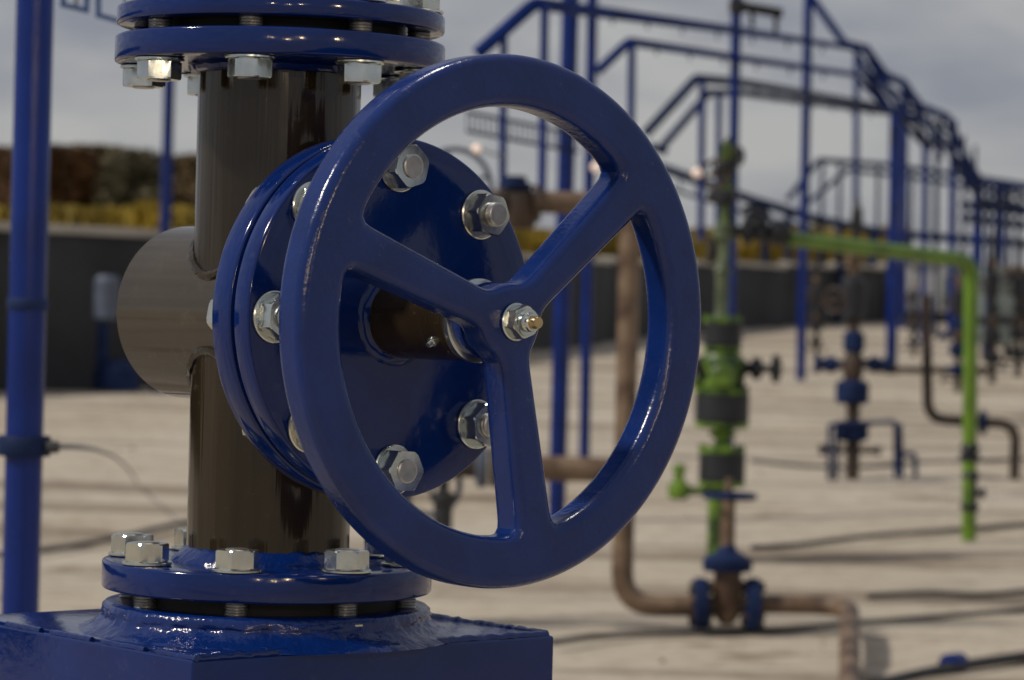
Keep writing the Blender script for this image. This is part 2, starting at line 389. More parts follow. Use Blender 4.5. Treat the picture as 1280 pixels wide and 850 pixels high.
# sleeve, its weld, the end ring
RS = .0315
MB().lathe(O + U * (LF - .001), U, [(RS, 0), (RS, .0965), (RS - .002, .0985)], 72).build('stem_sleeve', BROWN, valve, label='dark brown sleeve round the stem')
MB().lathe(O + U * (LF - .002), U, [(RS + .0075, 0), (RS + .0065, .0030), (RS + .0035, .0060), (RS + .0005, .0080), (RS - .002, .0085)], 72, jit=.0009, jf=140).build('weld_bead', BLUE, valve, ang=80)
MB().lathe(O + U * (LF + .0980), U, [(RS + .0005, 0), (RS + .001, .001), (RS + .001, .005), (RS - .001, .006)], 64).build('end_ring', ZINC, valve)
MB().lathe(O + U * (LF + .1040), U, [(.024, 0), (.024, .008), (.027, .010), (.027, .014)], 48).build('spacer_ring', ZINC, valve)
MB().lathe(O + U * (LF + .10), U, [(.0105, 0), (.0105, .06)], 24).build('stem', ZINC, valve)
# grease nipples on the sleeve
for (h, a) in ((.080, R(212)),):
    d = V_ * math.cos(a) + Z * math.sin(a)
    MB().lathe(O + U * (LF + h) + d * (RS - .001), d, [(.0042, 0), (.0042, .003), (.0026, .0035), (.0022, .007)], 16).build('grease_nipple', ZINC, valve)

# ------- handwheel: one casting; rim, three spokes and hub are its pieces
def handwheel():
    RO, RI, BV, TH_ = .2030, .1635, .0088, .0315
    hub_r, ang0 = .0300, 40.5
    def outline_hole(k):
        a0, a1 = R(ang0 + 120 * k), R(ang0 + 120 * (k + 1))
        def sp(a, s, r, hw): return (r * math.cos(a) - s * hw * math.sin(a), r * math.sin(a) + s * hw * math.cos(a))
        w0, w1 = .0140, .0182              # half widths hub end / rim end
        pts = []
        b0 = math.asin(w1 / RI); b1 = math.asin(w1 / RI)
        for i in range(81):
            a = a0 + b0 + (a1 - b1 - a0 - b0) * i / 80; pts.append((RI * math.cos(a), RI * math.sin(a)))
        c = math.asin(w0 / hub_r); r_e, r_h = RI * math.cos(b1), hub_r * math.cos(c)
        for i in range(1, 60):
            t = i / 60; pts.append(sp(a1, -1, r_e + (r_h - r_e) * t, w1 + (w0 - w1) * t))
        for i in range(13):
            a = a1 - c + (a0 + c - a1 + c) * i / 12; pts.append((hub_r * math.cos(a), hub_r * math.sin(a)))
        for i in range(1, 60):
            t = 1 - i / 60; pts.append(sp(a0, 1, r_e + (r_h - r_e) * t, w1 + (w0 - w1) * t))
        return pts
    def resample(pts, n):
        L_ = [0]; m_ = len(pts)
        for i in range(m_): L_.append(L_[-1] + math.dist(pts[i], pts[(i + 1) % m_]))
        o_, j = [], 0
        for i in range(n):
            s = L_[-1] * i / n
            while L_[j + 1] < s: j += 1
            t = (s - L_[j]) / max(1e-9, L_[j + 1] - L_[j]); a, b = pts[j], pts[(j + 1) % m_]
            o_.append((a[0] + (b[0] - a[0]) * t, a[1] + (b[1] - a[1]) * t))
        return o_, L_[-1] / n
    def smooth(pts, sig, st):
        w_ = int(3 * sig / st); ks = [math.exp(-.5 * (i * st / sig) ** 2) for i in range(-w_, w_ + 1)]; sk = sum(ks); n = len(pts)
        return [(sum(ks[j + w_] * pts[(i + j) % n][0] for j in range(-w_, w_ + 1)) / sk, sum(ks[j + w_] * pts[(i + j) % n][1] for j in range(-w_, w_ + 1)) / sk) for i in range(n)]
    cu = bpy.data.curves.new('wheel', 'CURVE'); cu.dimensions = '2D'; cu.fill_mode = 'BOTH'
    cu.bevel_depth = BV; cu.bevel_resolution = 4; cu.extrude = TH_ / 2 - BV; cu.offset = -BV
    rings = [[(RO * math.cos(2 * math.pi * i / 180), RO * math.sin(2 * math.pi * i / 180)) for i in range(180)]]
    for k in range(3):
        q, st = resample(outline_hole(k), 260); q = smooth(q, .0065, st); q, st = resample(q, 130); rings.append(q[::-1])
    for q in rings:
        s = cu.splines.new('POLY'); s.points.add(len(q) - 1); s.use_cyclic_u = True
        for pt, c in zip(s.points, q): pt.co = (c[0], c[1], 0, 1)
    tmp = bpy.data.objects.new('tmp', cu); COL.objects.link(tmp)
    dg = bpy.context.evaluated_depsgraph_get(); me = bpy.data.meshes.new_from_object(tmp.evaluated_get(dg))
    bpy.data.objects.remove(tmp)
    bm = bmesh.new(); bm.from_mesh(me)
    bmesh.ops.remove_doubles(bm, verts=bm.verts, dist=1e-5)
    dirs = [Vector((math.cos(R(ang0 + 120 * k)), math.sin(R(ang0 + 120 * k)), 0)) for k in range(3)]
    r_out, r_in = RI - .006, hub_r + .012
    for d in dirs:
        for rr in (r_out, r_in):
            bmesh.ops.bisect_plane(bm, geom=bm.verts[:] + bm.edges[:] + bm.faces[:], plane_co=d * rr, plane_no=d, dist=1e-6)
    bmesh.ops.triangulate(bm, faces=[f for f in bm.faces if len(f.verts) > 4])
    for f in bm.faces: f.smooth = True
    bm.to_mesh(me); bm.free()
    me.set_sharp_from_angle(angle=R(40))
    t2 = bpy.data.objects.new('tmp2', me); COL.objects.link(t2)
    md = t2.modifiers.new('wn', 'WEIGHTED_NORMAL'); md.keep_sharp = True; md.weight = 100
    bpy.context.view_layer.update(); dg = bpy.context.evaluated_depsgraph_get()
    me = bpy.data.meshes.new_from_object(t2.evaluated_get(dg)); bpy.data.objects.remove(t2)
    cn = [Vector(c.vector) for c in me.corner_normals]
    cls = {'rim': [], 'hub': [], 's0': [], 's1': [], 's2': []}
    for p in me.polygons:
        c = Vector((p.center.x, p.center.y, 0)); key = 'rim' if c.length > .1 else 'hub'
        for k, d in enumerate(dirs):
            al = c.dot(d); pe = (c - d * al).length
            if r_in < al < r_out and pe < .034 and c.length < RI + .001: key = 's%d' % k
        cls[key].append(p.index)
    return me, cn, cls, TH_
def part_mesh(me, cn, idx, name, m_):
    vm, vs, fs, ns = {}, [], [], []
    for i in idx:
        p = me.polygons[i]; f = []
        for li in p.loop_indices:
            vi = me.loops[li].vertex_index
            if vi not in vm: vm[vi] = len(vs); vs.append(tuple(me.vertices[vi].co))
            f.append(vm[vi]); ns.append(tuple(cn[li]))
        fs.append(f)
    q = bpy.data.meshes.new(name); q.from_pydata(vs, [], fs); q.materials.append(m_)
    q.polygons.foreach_set('use_smooth', [True] * len(q.polygons)); q.normals_split_custom_set(ns); return q
wme, wcn, wcl, WT = handwheel()
WF = Matrix((V_, Z, U)).transposed().to_4x4()
root = wloc(valve)
WF.translation = O + U * (LW - WT / 2) - root
hw = obj_at('handwheel', part_mesh(wme, wcn, wcl['rim'], 'rim', BLUEW), valve, WF)
hw['label'] = 'large blue three-spoke handwheel with rounded rim'
for k in range(3): obj_at('spoke', part_mesh(wme, wcn, wcl['s%d' % k], 'spoke', BLUEW), hw, Matrix())
hb = obj_at('hub', part_mesh(wme, wcn, wcl['hub'], 'hub', BLUEW), hw, Matrix())
bs = MB().lathe((0, 0, -WT / 2 - .012), (0, 0, 1), [(.0255, 0), (.0285, .003), (.030, .014)], 48)
obj_at('hub_boss', bs.mesh('hub_boss', BLUEW), hw, Matrix())
zf = WT / 2
obj_at('washer', MB().lathe((0, 0, zf + .0001), (0, 0, 1), [(.0135, 0), (.0145, .0008), (.0145, .0020), (.0135, .0028), (.008, .0028)], 40).mesh('hub_washer', ZINC), hw, Matrix())
obj_at('nut', hexnut(.0132, .0100).mesh('hub_nut', ZINC, ang=25), hw, Matrix.Translation((0, 0, zf + .0028)) @ Matrix.Rotation(.35, 4, 'Z'))
obj_at('stem_end', thread(.0074, .012).mesh('stem_end', ZINC), hw, Matrix.Translation((0, 0, zf + .010)))
obj_at('stem_tip', MB().lathe((0, 0, 0), (0, 0, 1), [(.0050, 0), (.0050, .004), (.0040, .006)], 20).mesh('stem_tip', BRASS), hw, Matrix.Translation((0, 0, zf + .0215)))

# ---------------------------------------------------------------- pedestal
ZT = O.z - HB
u0, u1, v0, v1 = -.212, .136, -.169, .203
pc = O + U * ((u0 + u1) / 2) + V_ * ((v0 + v1) / 2)
pbase = Vector((pc.x, pc.y, gz(pc.y)))
ped = thing('steel_pedestal', pbase, 'glossy blue welded steel box under the valve, cut off by the frame bottom', 'pedestal')
hu, hv = (u1 - u0) / 2, (v1 - v0) / 2
hgt = ZT - pbase.z + .03
MB().box(Vector((pc.x, pc.y, ZT - hgt / 2 - .0005)), U * hu, V_ * hv, Z * (hgt / 2)).build('box_body', BLUE, ped, bevel=.0035)
MB().box(Vector((pc.x, pc.y, ZT - .0015)), U * (hu - .0065), V_ * (hv - .0065), Z * .0030).build('top_plate', BLUE, ped, bevel=.0012)
def weld_run(a, b, name='weld_bead', r=.0035, j=.0016):
    n = max(4, int((b - a).length / .004)); MB().tube([a.lerp(b, i / n) for i in range(n + 1)], r, 8, jit=j, jf=130).build(name, BLUEWELD, ped, ang=80)
zc = Z * (ZT + .0005)
def uv(a, b): return Vector((O.x, O.y, 0)) + U * a + V_ * b + zc
e = .005
weld_run(uv(u1 - e, v0 + e), uv(u1 - e, v1 - e))
weld_run(uv(u1 - e, v1 - e), uv(u0 + e, v1 - e))
seg = [(0.00, .015), (.05, .16), (.20, .36), (.40, .58), (.62, .80), (.84, 1)]
for a, b in seg:
    weld_run(uv(u0 + (u1 - u0) * a + .003, v0 + e - .001), uv(u0 + (u1 - u0) * b, v0 + e - .001), r=.0026, j=.0006)
SF = O.z + BT - BTH - .0085                # stub flange top
pr = [(.100, SF - .003 - ZT), (.134, SF - .003 - ZT), (.1365, SF - ZT - .006), (.1375, SF - ZT - .011), (.1372, .014), (.1405, .010), (.147, .0055), (.155, .0020), (.159, -.001)]
sfm = MB(); x_, y_, z_ = basis(Z); N_ = 200; rg = []
prs = []
for (a, b) in zip(pr, pr[1:]):
    for t in (0, .5): prs.append((a[0] + (b[0] - a[0]) * t, a[1] + (b[1] - a[1]) * t))
prs.append(pr[-1])
for j, (r_, h_) in enumerate(prs):
    i0 = len(sfm.v); rg.append(i0)
    for k in range(N_):
        a = 2 * math.pi * k / N_; p = Vector((O.x, O.y, ZT)) + x_ * (r_ * math.cos(a)) + y_ * (r_ * math.sin(a)) + Z * h_
        amp = min(1, max(0, (j - 2) / 4))
        n1 = noise.noise(p * 45) * .0016 + noise.noise(Vector((p.x * 150, p.y * 150, p.z * 380))) * .0024
        p += (x_ * math.cos(a) + y_ * math.sin(a)) * n1 * amp + Z * (noise.noise(p * 60 + Vector((7, 1, 2))) * .0014 * amp if j < len(prs) - 1 else 0)
        sfm.v.append(p)
for a, b in zip(rg, rg[1:]): sfm.bridge(a, b, N_)
sfm.f.append(tuple(range(rg[0], rg[0] + N_)))
sfm.build('stub_flange', BLUEWELD, ped, ang=80, label='lower flange with a lumpy painted weld all round')

# ---------------------------------------------------------------- left posts, hanging sign, cable
def vpost(name, px_top, px_bot, y_top, d, w_px, label, group=None, m_=PBLUE, collars=(), y_bot=None, n=20):
    g = gat(px_bot, d) if y_bot is None else P(px_bot, y_bot, d)
    t = thing(name, g, label, 'post', group)
    top = P(px_top, y_top, d); r_ = w_px / F * d / 2
    MB().lathe(g - Z * .05, Z, [(r_, 0), (r_, top.z - g.z + .05)], n).build('shaft', m_, t)
    MB().lathe(g - Z * .03, Z, [(r_ * 1.9, 0), (r_ * 1.9, .045), (r_ * 1.1, .05)], n).build('base_plate', m_, t)
    for (cy, rw, hpx) in collars:
        c = P(px_bot, cy, d); c = Vector((g.x, g.y, c.z)); h = hpx / F * d
        MB().lathe(c - Z * h / 2, Z, [(r_ * rw * .96, 0), (r_ * rw, h * .15), (r_ * rw, h * .85), (r_ * rw * .96, h)], n).build('collar', DBLUE, t)
    return t
def lpost():
    d = 5.0; g = P(25, 765, d); x = g.x; g = Vector((x, g.y, gz(g.y)))
    t = thing('blue_post', g, 'thick shiny blue post with two dark collars at the left edge', 'post')
    r_ = 47 / F * d / 2
    MB().lathe(g - Z * .05, Z, [(r_, 0), (r_, 2.2)], 32).build('shaft', PBLUE, t)
    MB().lathe(g - Z * .02, Z, [(.10, 0), (.10, .03), (.05, .035)], 32).build('base_plate', PBLUE, t)
    for py, rw, h in ((380, 1.10, .020), (557, 1.42, .034)):
        zz = P(25, py, d).z; MB().lathe(Vector((g.x, g.y, zz - h / 2)), Z, [(r_ * rw * .95, 0), (r_ * rw, .004), (r_ * rw, h - .004), (r_ * rw * .95, h)], 32).build('collar', DBLUE, t)
    zz = P(25, 557, d).z
    MB().lathe(Vector((g.x + r_ * 1.3, g.y - .02, zz)), Vector((1, 0, 0)), [(.010, 0), (.010, .018), (.008, .021)], 20).build('clamp_lug', HOSE, t)
    return g
LPG = lpost()
def tagm(mb, name, m_, label, cat, group=None, ang=35, bevel=0.):
    cs = mb.v; c = Vector((sum(p.x for p in cs) / len(cs), sum(p.y for p in cs) / len(cs), min(p.z for p in cs)))
    o = bpy.data.objects.new(name, mb.mesh(name, m_, c, ang, bevel)); COL.objects.link(o); o.location = c
    return tag(o, label, cat, group)
wpts = []
A_, B_ = P(66, 559, 5.0), G(172, 606)
for k in range(25):
    t = k / 24; q = A_.lerp(B_, t); q.z -= .25 * t * (1 - t) * -1; wpts.append(q)
wpts[-1].z += .01
tagm(MB().tube(wpts, .0055, 8), 'cable', WIRE, 'thin grey cable running from the left post collar down to the sand', 'cable')
vpost('blue_post', 211, 204, -45, 28.5, 14, 'slim bright blue post just left of the brown pipe')
bl, br = P(36, -60, 5.0), P(190, -42, 6.2)
sg = thing('hanging_sign', (bl + br) / 2, 'blue block letters at the top left edge, cut off by the frame', 'sign')
MB().tube([bl, br], .018, 16).build('beam', PBLUE, sg)
dl = 5.6
def stroke(mb, pts, wpx):
    for a, b in zip(pts, pts[1:]):
        pa, pb = P(a[0], a[1], dl), P(b[0], b[1], dl); dv = (pb - pa); up = dv.normalized().cross(Vector((0, 1, 0)))
        mb.box((pa + pb) / 2, dv / 2 + dv.normalized() * (wpx / F * dl / 2), Vector((0, .006, 0)), up * (wpx / F * dl / 2))
m = MB(); stroke(m, [(80, -38), (79, 6), (108, 13), (110, -34)], 6); m.build('letter', LETT, sg)
m = MB(); stroke(m, [(123, -30), (123, 19), (158, 29), (160, -24), (123, -30)], 6); m.build('letter', LETT, sg)
for px in (95, 142): MB().tube([P(px, -50, dl), P(px, -24 if px > 100 else 8, dl)], .004, 8).build('hanger', WIRE, sg)

# ---------------------------------------------------------------- wall, plants and trees behind it
wall = thing('low_wall', G(245, 480), 'long low dark grey concrete wall with pale coping behind the yard', 'wall')
wp = [G(-80, 489), G(245, 481), G(690, 434), G(905, 411), G(1150, 399), G(1330, 397)]
wp.insert(0, wp[0] + (wp[0] - wp[1]).normalized() * 24)
wp = [Vector((p.x, p.y, gz(p.y))) for p in wp]; wh_ = [1.48, 1.48, 1.46, 1.22, 1.12, 1.10, 1.10]
for i in range(len(wp) - 1):
    a, b = wp[i], wp[i + 1]; n = max(1, round((b - a).length / 3.0)); di = (b - a).normalized(); nr_ = di.cross(Z)
    for k in range(n):
        p0, p1 = a.lerp(b, k / n), a.lerp(b, (k + 1) / n); h = wh_[i] + (wh_[i + 1] - wh_[i]) * (k + .5) / n
        c = (p0 + p1) / 2; hl = (p1 - p0).length / 2 - .012
        hd = Vector((di.x, di.y, 0)).normalized() * hl
        MB().box(Vector((c.x, c.y, c.z + h / 2 - .1)) + nr_ * random.uniform(-.01, .01), hd, nr_ * .08, Z * (h / 2 + .1)).build('panel', WALLM, wall, bevel=.012)
        MB().box(Vector((c.x, c.y, c.z + h + .04)), hd * .996, nr_ * .13, Z * .04).build('coping', COPE, wall, bevel=.01)
def leafmesh(name, n, w_, h, m_, seed, base=.25, ls=.16, cone=.5):
    rn = random.Random(seed); mb = MB()
    lob = [(rn.uniform(-.5, .5) * w_, rn.uniform(-.5, .5) * w_, rn.uniform(base, 1) * h, rn.uniform(.18, .34) * w_) for _ in range(30)]
    for i in range(n):
        L_ = lob[i % len(lob)]
        d = Vector((rn.gauss(0, 1), rn.gauss(0, 1), rn.gauss(0, 1))).normalized() * (L_[3] * rn.random() ** .4)
        tap = 1 - cone * (L_[2] / h)
        c = Vector((L_[0] * tap + d.x, L_[1] * tap + d.y, min(h, L_[2] + d.z * 1.3)))
        x = Vector((rn.gauss(0, 1), rn.gauss(0, 1), rn.gauss(0, 1))).normalized(); y = x.orthogonal().normalized()
        s = ls * rn.uniform(.5, 1.2); i0 = len(mb.v)
        mb.v += [c - x * s, c + y * s * .5, c + x * s, c - y * s * .5]; mb.f.append((i0, i0 + 1, i0 + 2, i0 + 3))
    me = bpy.data.meshes.new(name); me.from_pydata([tuple(p) for p in mb.v], [], mb.f); me.materials.append(m_); return me
crowns = [leafmesh('crown', 6000, 1.7, 3.9, (LEAFA, LEAFB, LEAFC)[k], 40 + k, ls=.11) for k in range(3)]
trk = MB(); trk.tube([Vector((0, 0, -.1)), Vector((.03, .02, 1.0)), Vector((-.04, .03, 2.2)), Vector((.03, -.03, 3.3))], [.09, .07, .045, .015], 8)
for q in range(6):
    z0 = 1.0 + q * .38; a = q * 2.3; trk.tube([Vector((0, 0, z0)), Vector((.3 * math.cos(a), .3 * math.sin(a), z0 + .3)), Vector((.55 * math.cos(a), .55 * math.sin(a), z0 + .75))], [.03, .02, .008], 6)
trm = trk.mesh('trunk', BARK)
TL = ['reddish brown', 'dark green', 'olive']
spots = [(-14, 186), (18, 192), (52, 183), (88, 190), (112, 184), (140, 193), (166, 188), (190, 196), (222, 199), (250, 196), (282, 200)]
ordw = ['beyond the left edge, outermost', 'left of the thick post', 'behind the thick post', 'first', 'second', 'third', 'fourth', 'fifth', 'behind the slim post, sixth', 'beside the brown pipe, seventh', 'behind the brown pipe, eighth']
for i, (px, ty) in enumerate(spots):
    d = 84 + (i % 3) * 2; g = gat(px, d); k = (0, 2, 2, 0, 2, 0, 1, 2, 0, 2, 0)[i]
    top = P(px, ty, d).z; s = (top - g.z) / 3.9
    t = thing('tree', g, '%s blurred tree in the treeline, %s from the left post' % (TL[k], ordw[i]) if ordw[i] in ('first', 'second', 'third', 'fourth', 'fifth') else '%s blurred tree in the treeline %s' % (TL[k], ordw[i].split(',')[0]), 'tree', 'trees behind the dark wall')
    for nm, me in (('crown', crowns[k]), ('trunk', trm)):
        o = bpy.data.objects.new(nm, me); COL.objects.link(o); o.parent = t; o.scale = (s * 1.15, s * 1.15, s); o.rotation_euler = (0, 0, i * 1.3)
def grass(name, x0, x1, d, py_top, n, label, seed):
    rn = random.Random(seed); mb = MB()
    for i in range(n):
        px = rn.uniform(x0, x1); dd = d + rn.uniform(-1.5, 1.5); b = gat(px, dd); tp = P(px, py_top + 14 * noise.noise(Vector((px * .03, seed, 0))) + rn.uniform(0, 26), dd)
        h = tp.z - b.z; s = .05 + .07 * rn.random(); a = rn.uniform(0, 3.14); x = Vector((math.cos(a), math.sin(a), 0)) * s; l = Vector((rn.gauss(0, .12), rn.gauss(0, .12), 0)); i0 = len(mb.v)
        z1 = h * rn.uniform(.3, .7); zz = b + Z * z1
        mb.v += [zz - x * .6, zz + x * .6, b + Z * h + l + x * .4, b + Z * h + l - x * .4, b - x * .3, b + x * .3]
        mb.f += [(i0, i0 + 1, i0 + 2, i0 + 3), (i0 + 4, i0 + 5, i0 + 1, i0)]
    o = mb.build(name, YELL); tag(o, label, 'grass', None, 'stuff')
grass('yellow_grass', -420, 330, 58, 256, 7000, 'olive yellow tall grass above the wall at left', 3)
grass('yellow_grass', 640, 1125, 70, 283, 6000, 'bright yellow tall grass above the wall at right', 4)

# ---------------------------------------------------------------- brown pipe line with gate valve (right, near)
RD = dep(G(905, 790))
def Qd(px, py, d=RD): return P(px, py, d)
def pxm(n, d): return n / F * d
pl = thing('brown_pipeline', G(905, 790), 'rusty brown pipe with elbows and a small blue-flanged valve on the sand', 'pipe')
r_ = pxm(13.5, RD)
MB().tube(bend([Qd(788, 262), Qd(777, 757), Qd(868, 757)], pxm(46, RD), 12), r_, 20).build('vertical_pipe', RUST, pl)
MB().tube(bend([Qd(330, 800), Qd(336, 246), Qd(640, 252), Qd(789, 255), Qd(787.5, 300)], pxm(32, RD), 10), pxm(14, RD), 20).build('top_pipe', RUST, pl)
MB().tube([Qd(618, 584), Qd(784, 588)], pxm(15.5, RD), 20).build('cross_pipe', RUST, pl)
fr_ = gat(1076, 9.4); fr_.z += r_ * .8
pA, pB = Qd(950, 755), Qd(1062, 757)
MB().tube(bend([pA, pB, fr_], pxm(60, RD), 14), r_ * .88, 20).build("outlet_pipe", RUST, pl)
for px in (876, 941):
    c = Qd(px, 755); MB().lathe(c - CR * pxm(9, RD), CR, [(pxm(29, RD), 0), (pxm(33, RD), pxm(2, RD)), (pxm(33, RD), pxm(16, RD)), (pxm(29, RD), pxm(18, RD))], 32).build('flange', DBLUE, pl)
    for k in range(8):
        a = k * math.pi / 4 + .2; q = c + (Z * math.cos(a) + Vector((0, 1, 0)) * math.sin(a)) * pxm(25, RD)
        MB().lathe(q - CR * pxm(14, RD), CR, [(pxm(4, RD), 0), (pxm(4, RD), pxm(28, RD))], 6).build('bolt', DRUST, pl)
c = Qd(908, 780)
MB().lathe(c, Z, [(pxm(8, RD), 0), (pxm(15, RD), pxm(8, RD)), (pxm(19, RD), pxm(40, RD)), (pxm(17, RD), pxm(66, RD))], 28).build('valve_body', RUST, pl)
MB().lathe(Qd(868, 757), CR, [(r_ * .9, 0), (r_ * .9, pxm(82, RD))], 20).build('valve_throat', DRUST, pl)
MB().lathe(Qd(909, 714), Z, [(pxm(29, RD), 0), (pxm(31, RD), pxm(3, RD)), (pxm(31, RD), pxm(15, RD)), (pxm(27, RD), pxm(18, RD)), (pxm(12, RD), pxm(26, RD)), (pxm(9, RD), pxm(34, RD))], 32).build('bonnet', DBLUE, pl)
MB().lathe(Qd(909, 684), Z, [(pxm(9.5, RD), 0), (pxm(9, RD), pxm(64, RD)), (pxm(5, RD), pxm(68, RD)), (pxm(5, RD), pxm(86, RD))], 16).build('stem', RUST, pl)
def small_wheel(name, c, ax, rad, tr, m_, parent, spokes=4):
    x, y, z = basis(ax)
    w_ = MB().tube(arc(c, x, y, rad, 0, 2 * math.pi, 36)[:-1], tr, 8, True)
    w_ = w_.build(name, m_, parent)
    mb = MB()
    for k in range(spokes):
        a = 2 * math.pi * k / spokes + .3; mb.tube([c, c + (x * math.cos(a) + y * math.sin(a)) * rad], tr * .7, 6)
    mb.lathe(c - z * tr * 1.5, z, [(tr * 2, 0), (tr * 2, tr * 3)], 12)
    mb.build('wheel_spokes', m_, w_); return w_
small_wheel('valve_wheel', Qd(912, 620), Z, pxm(31, RD), pxm(4, RD), DBLUE, pl)
# inner valve seen through the wheel (upper left of the pipe line)
iv = thing('brown_gate_valve', Qd(648, 272), 'dark brown pipe valve seen through the top opening of the handwheel', 'valve')
MB().lathe(Qd(648, 286), Z, [(pxm(18, RD), 0), (pxm(24, RD), pxm(12, RD)), (pxm(22, RD), pxm(44, RD)), (pxm(10, RD), pxm(52, RD))], 24).build('valve_body', DRUST, iv)
for px in (628, 672): MB().lathe(Qd(px, 254) - CR * pxm(5, RD), CR, [(pxm(23, RD), 0), (pxm(23, RD), pxm(9, RD))], 28).build('flange', DRUST, iv)
MB().lathe(Qd(644, 236), Z, [(pxm(22, RD), 0), (pxm(22, RD), pxm(6, RD)), (pxm(14, RD), pxm(9, RD)), (pxm(14, RD), pxm(16, RD))], 24).build('bonnet', DBLUE, iv)
small_wheel('valve_wheel', Qd(570, 232), Vector((.35, -1, .1)), pxm(46, RD), pxm(3.5, RD), GREYW, iv)
MB().tube([Qd(570, 232), Qd(630, 250)], pxm(5, RD), 10).build('stem', DRUST, iv)
lv = thing('elbow_valve', Qd(610, 620), 'grey-blue flanged valve seen under the bonnet through the handwheel', 'valve')
MB().lathe(Qd(594, 583), CR, [(pxm(22, RD), 0), (pxm(27, RD), pxm(3, RD)), (pxm(27, RD), pxm(13, RD)), (pxm(22, RD), pxm(16, RD))], 28).build('flange', GREYW, lv)
MB().lathe(Qd(612, 584), CR, [(pxm(25, RD), 0), (pxm(25, RD), pxm(13, RD)), (pxm(17, RD), pxm(18, RD))], 28).build('flange', DRUST, lv)
MB().tube(bend([Qd(368, 800), Qd(372, 572), Qd(520, 577), Qd(598, 584)], pxm(40, RD), 8), pxm(14, RD), 16).build('inlet_pipe', DRUST, lv)
small_wheel('valve_wheel', Qd(536, 604), Vector((.3, -1, .25)), pxm(40, RD), pxm(4, RD), GREYW, lv)
MB().lathe(Qd(553, 668), Z, [(pxm(9, RD), 0), (pxm(12, RD), pxm(6, RD)), (pxm(12, RD), pxm(38, RD)), (pxm(17, RD), pxm(42, RD)), (pxm(17, RD), pxm(50, RD)), (pxm(7, RD), pxm(54, RD)), (pxm(7, RD), pxm(84, RD))], 18).build('drain_valve', HOSE, lv)
MB().lathe(Qd(500, 800), Z, [(pxm(10, RD), 0), (pxm(10, RD), pxm(222, RD))], 18).build('support', HOSE, lv)

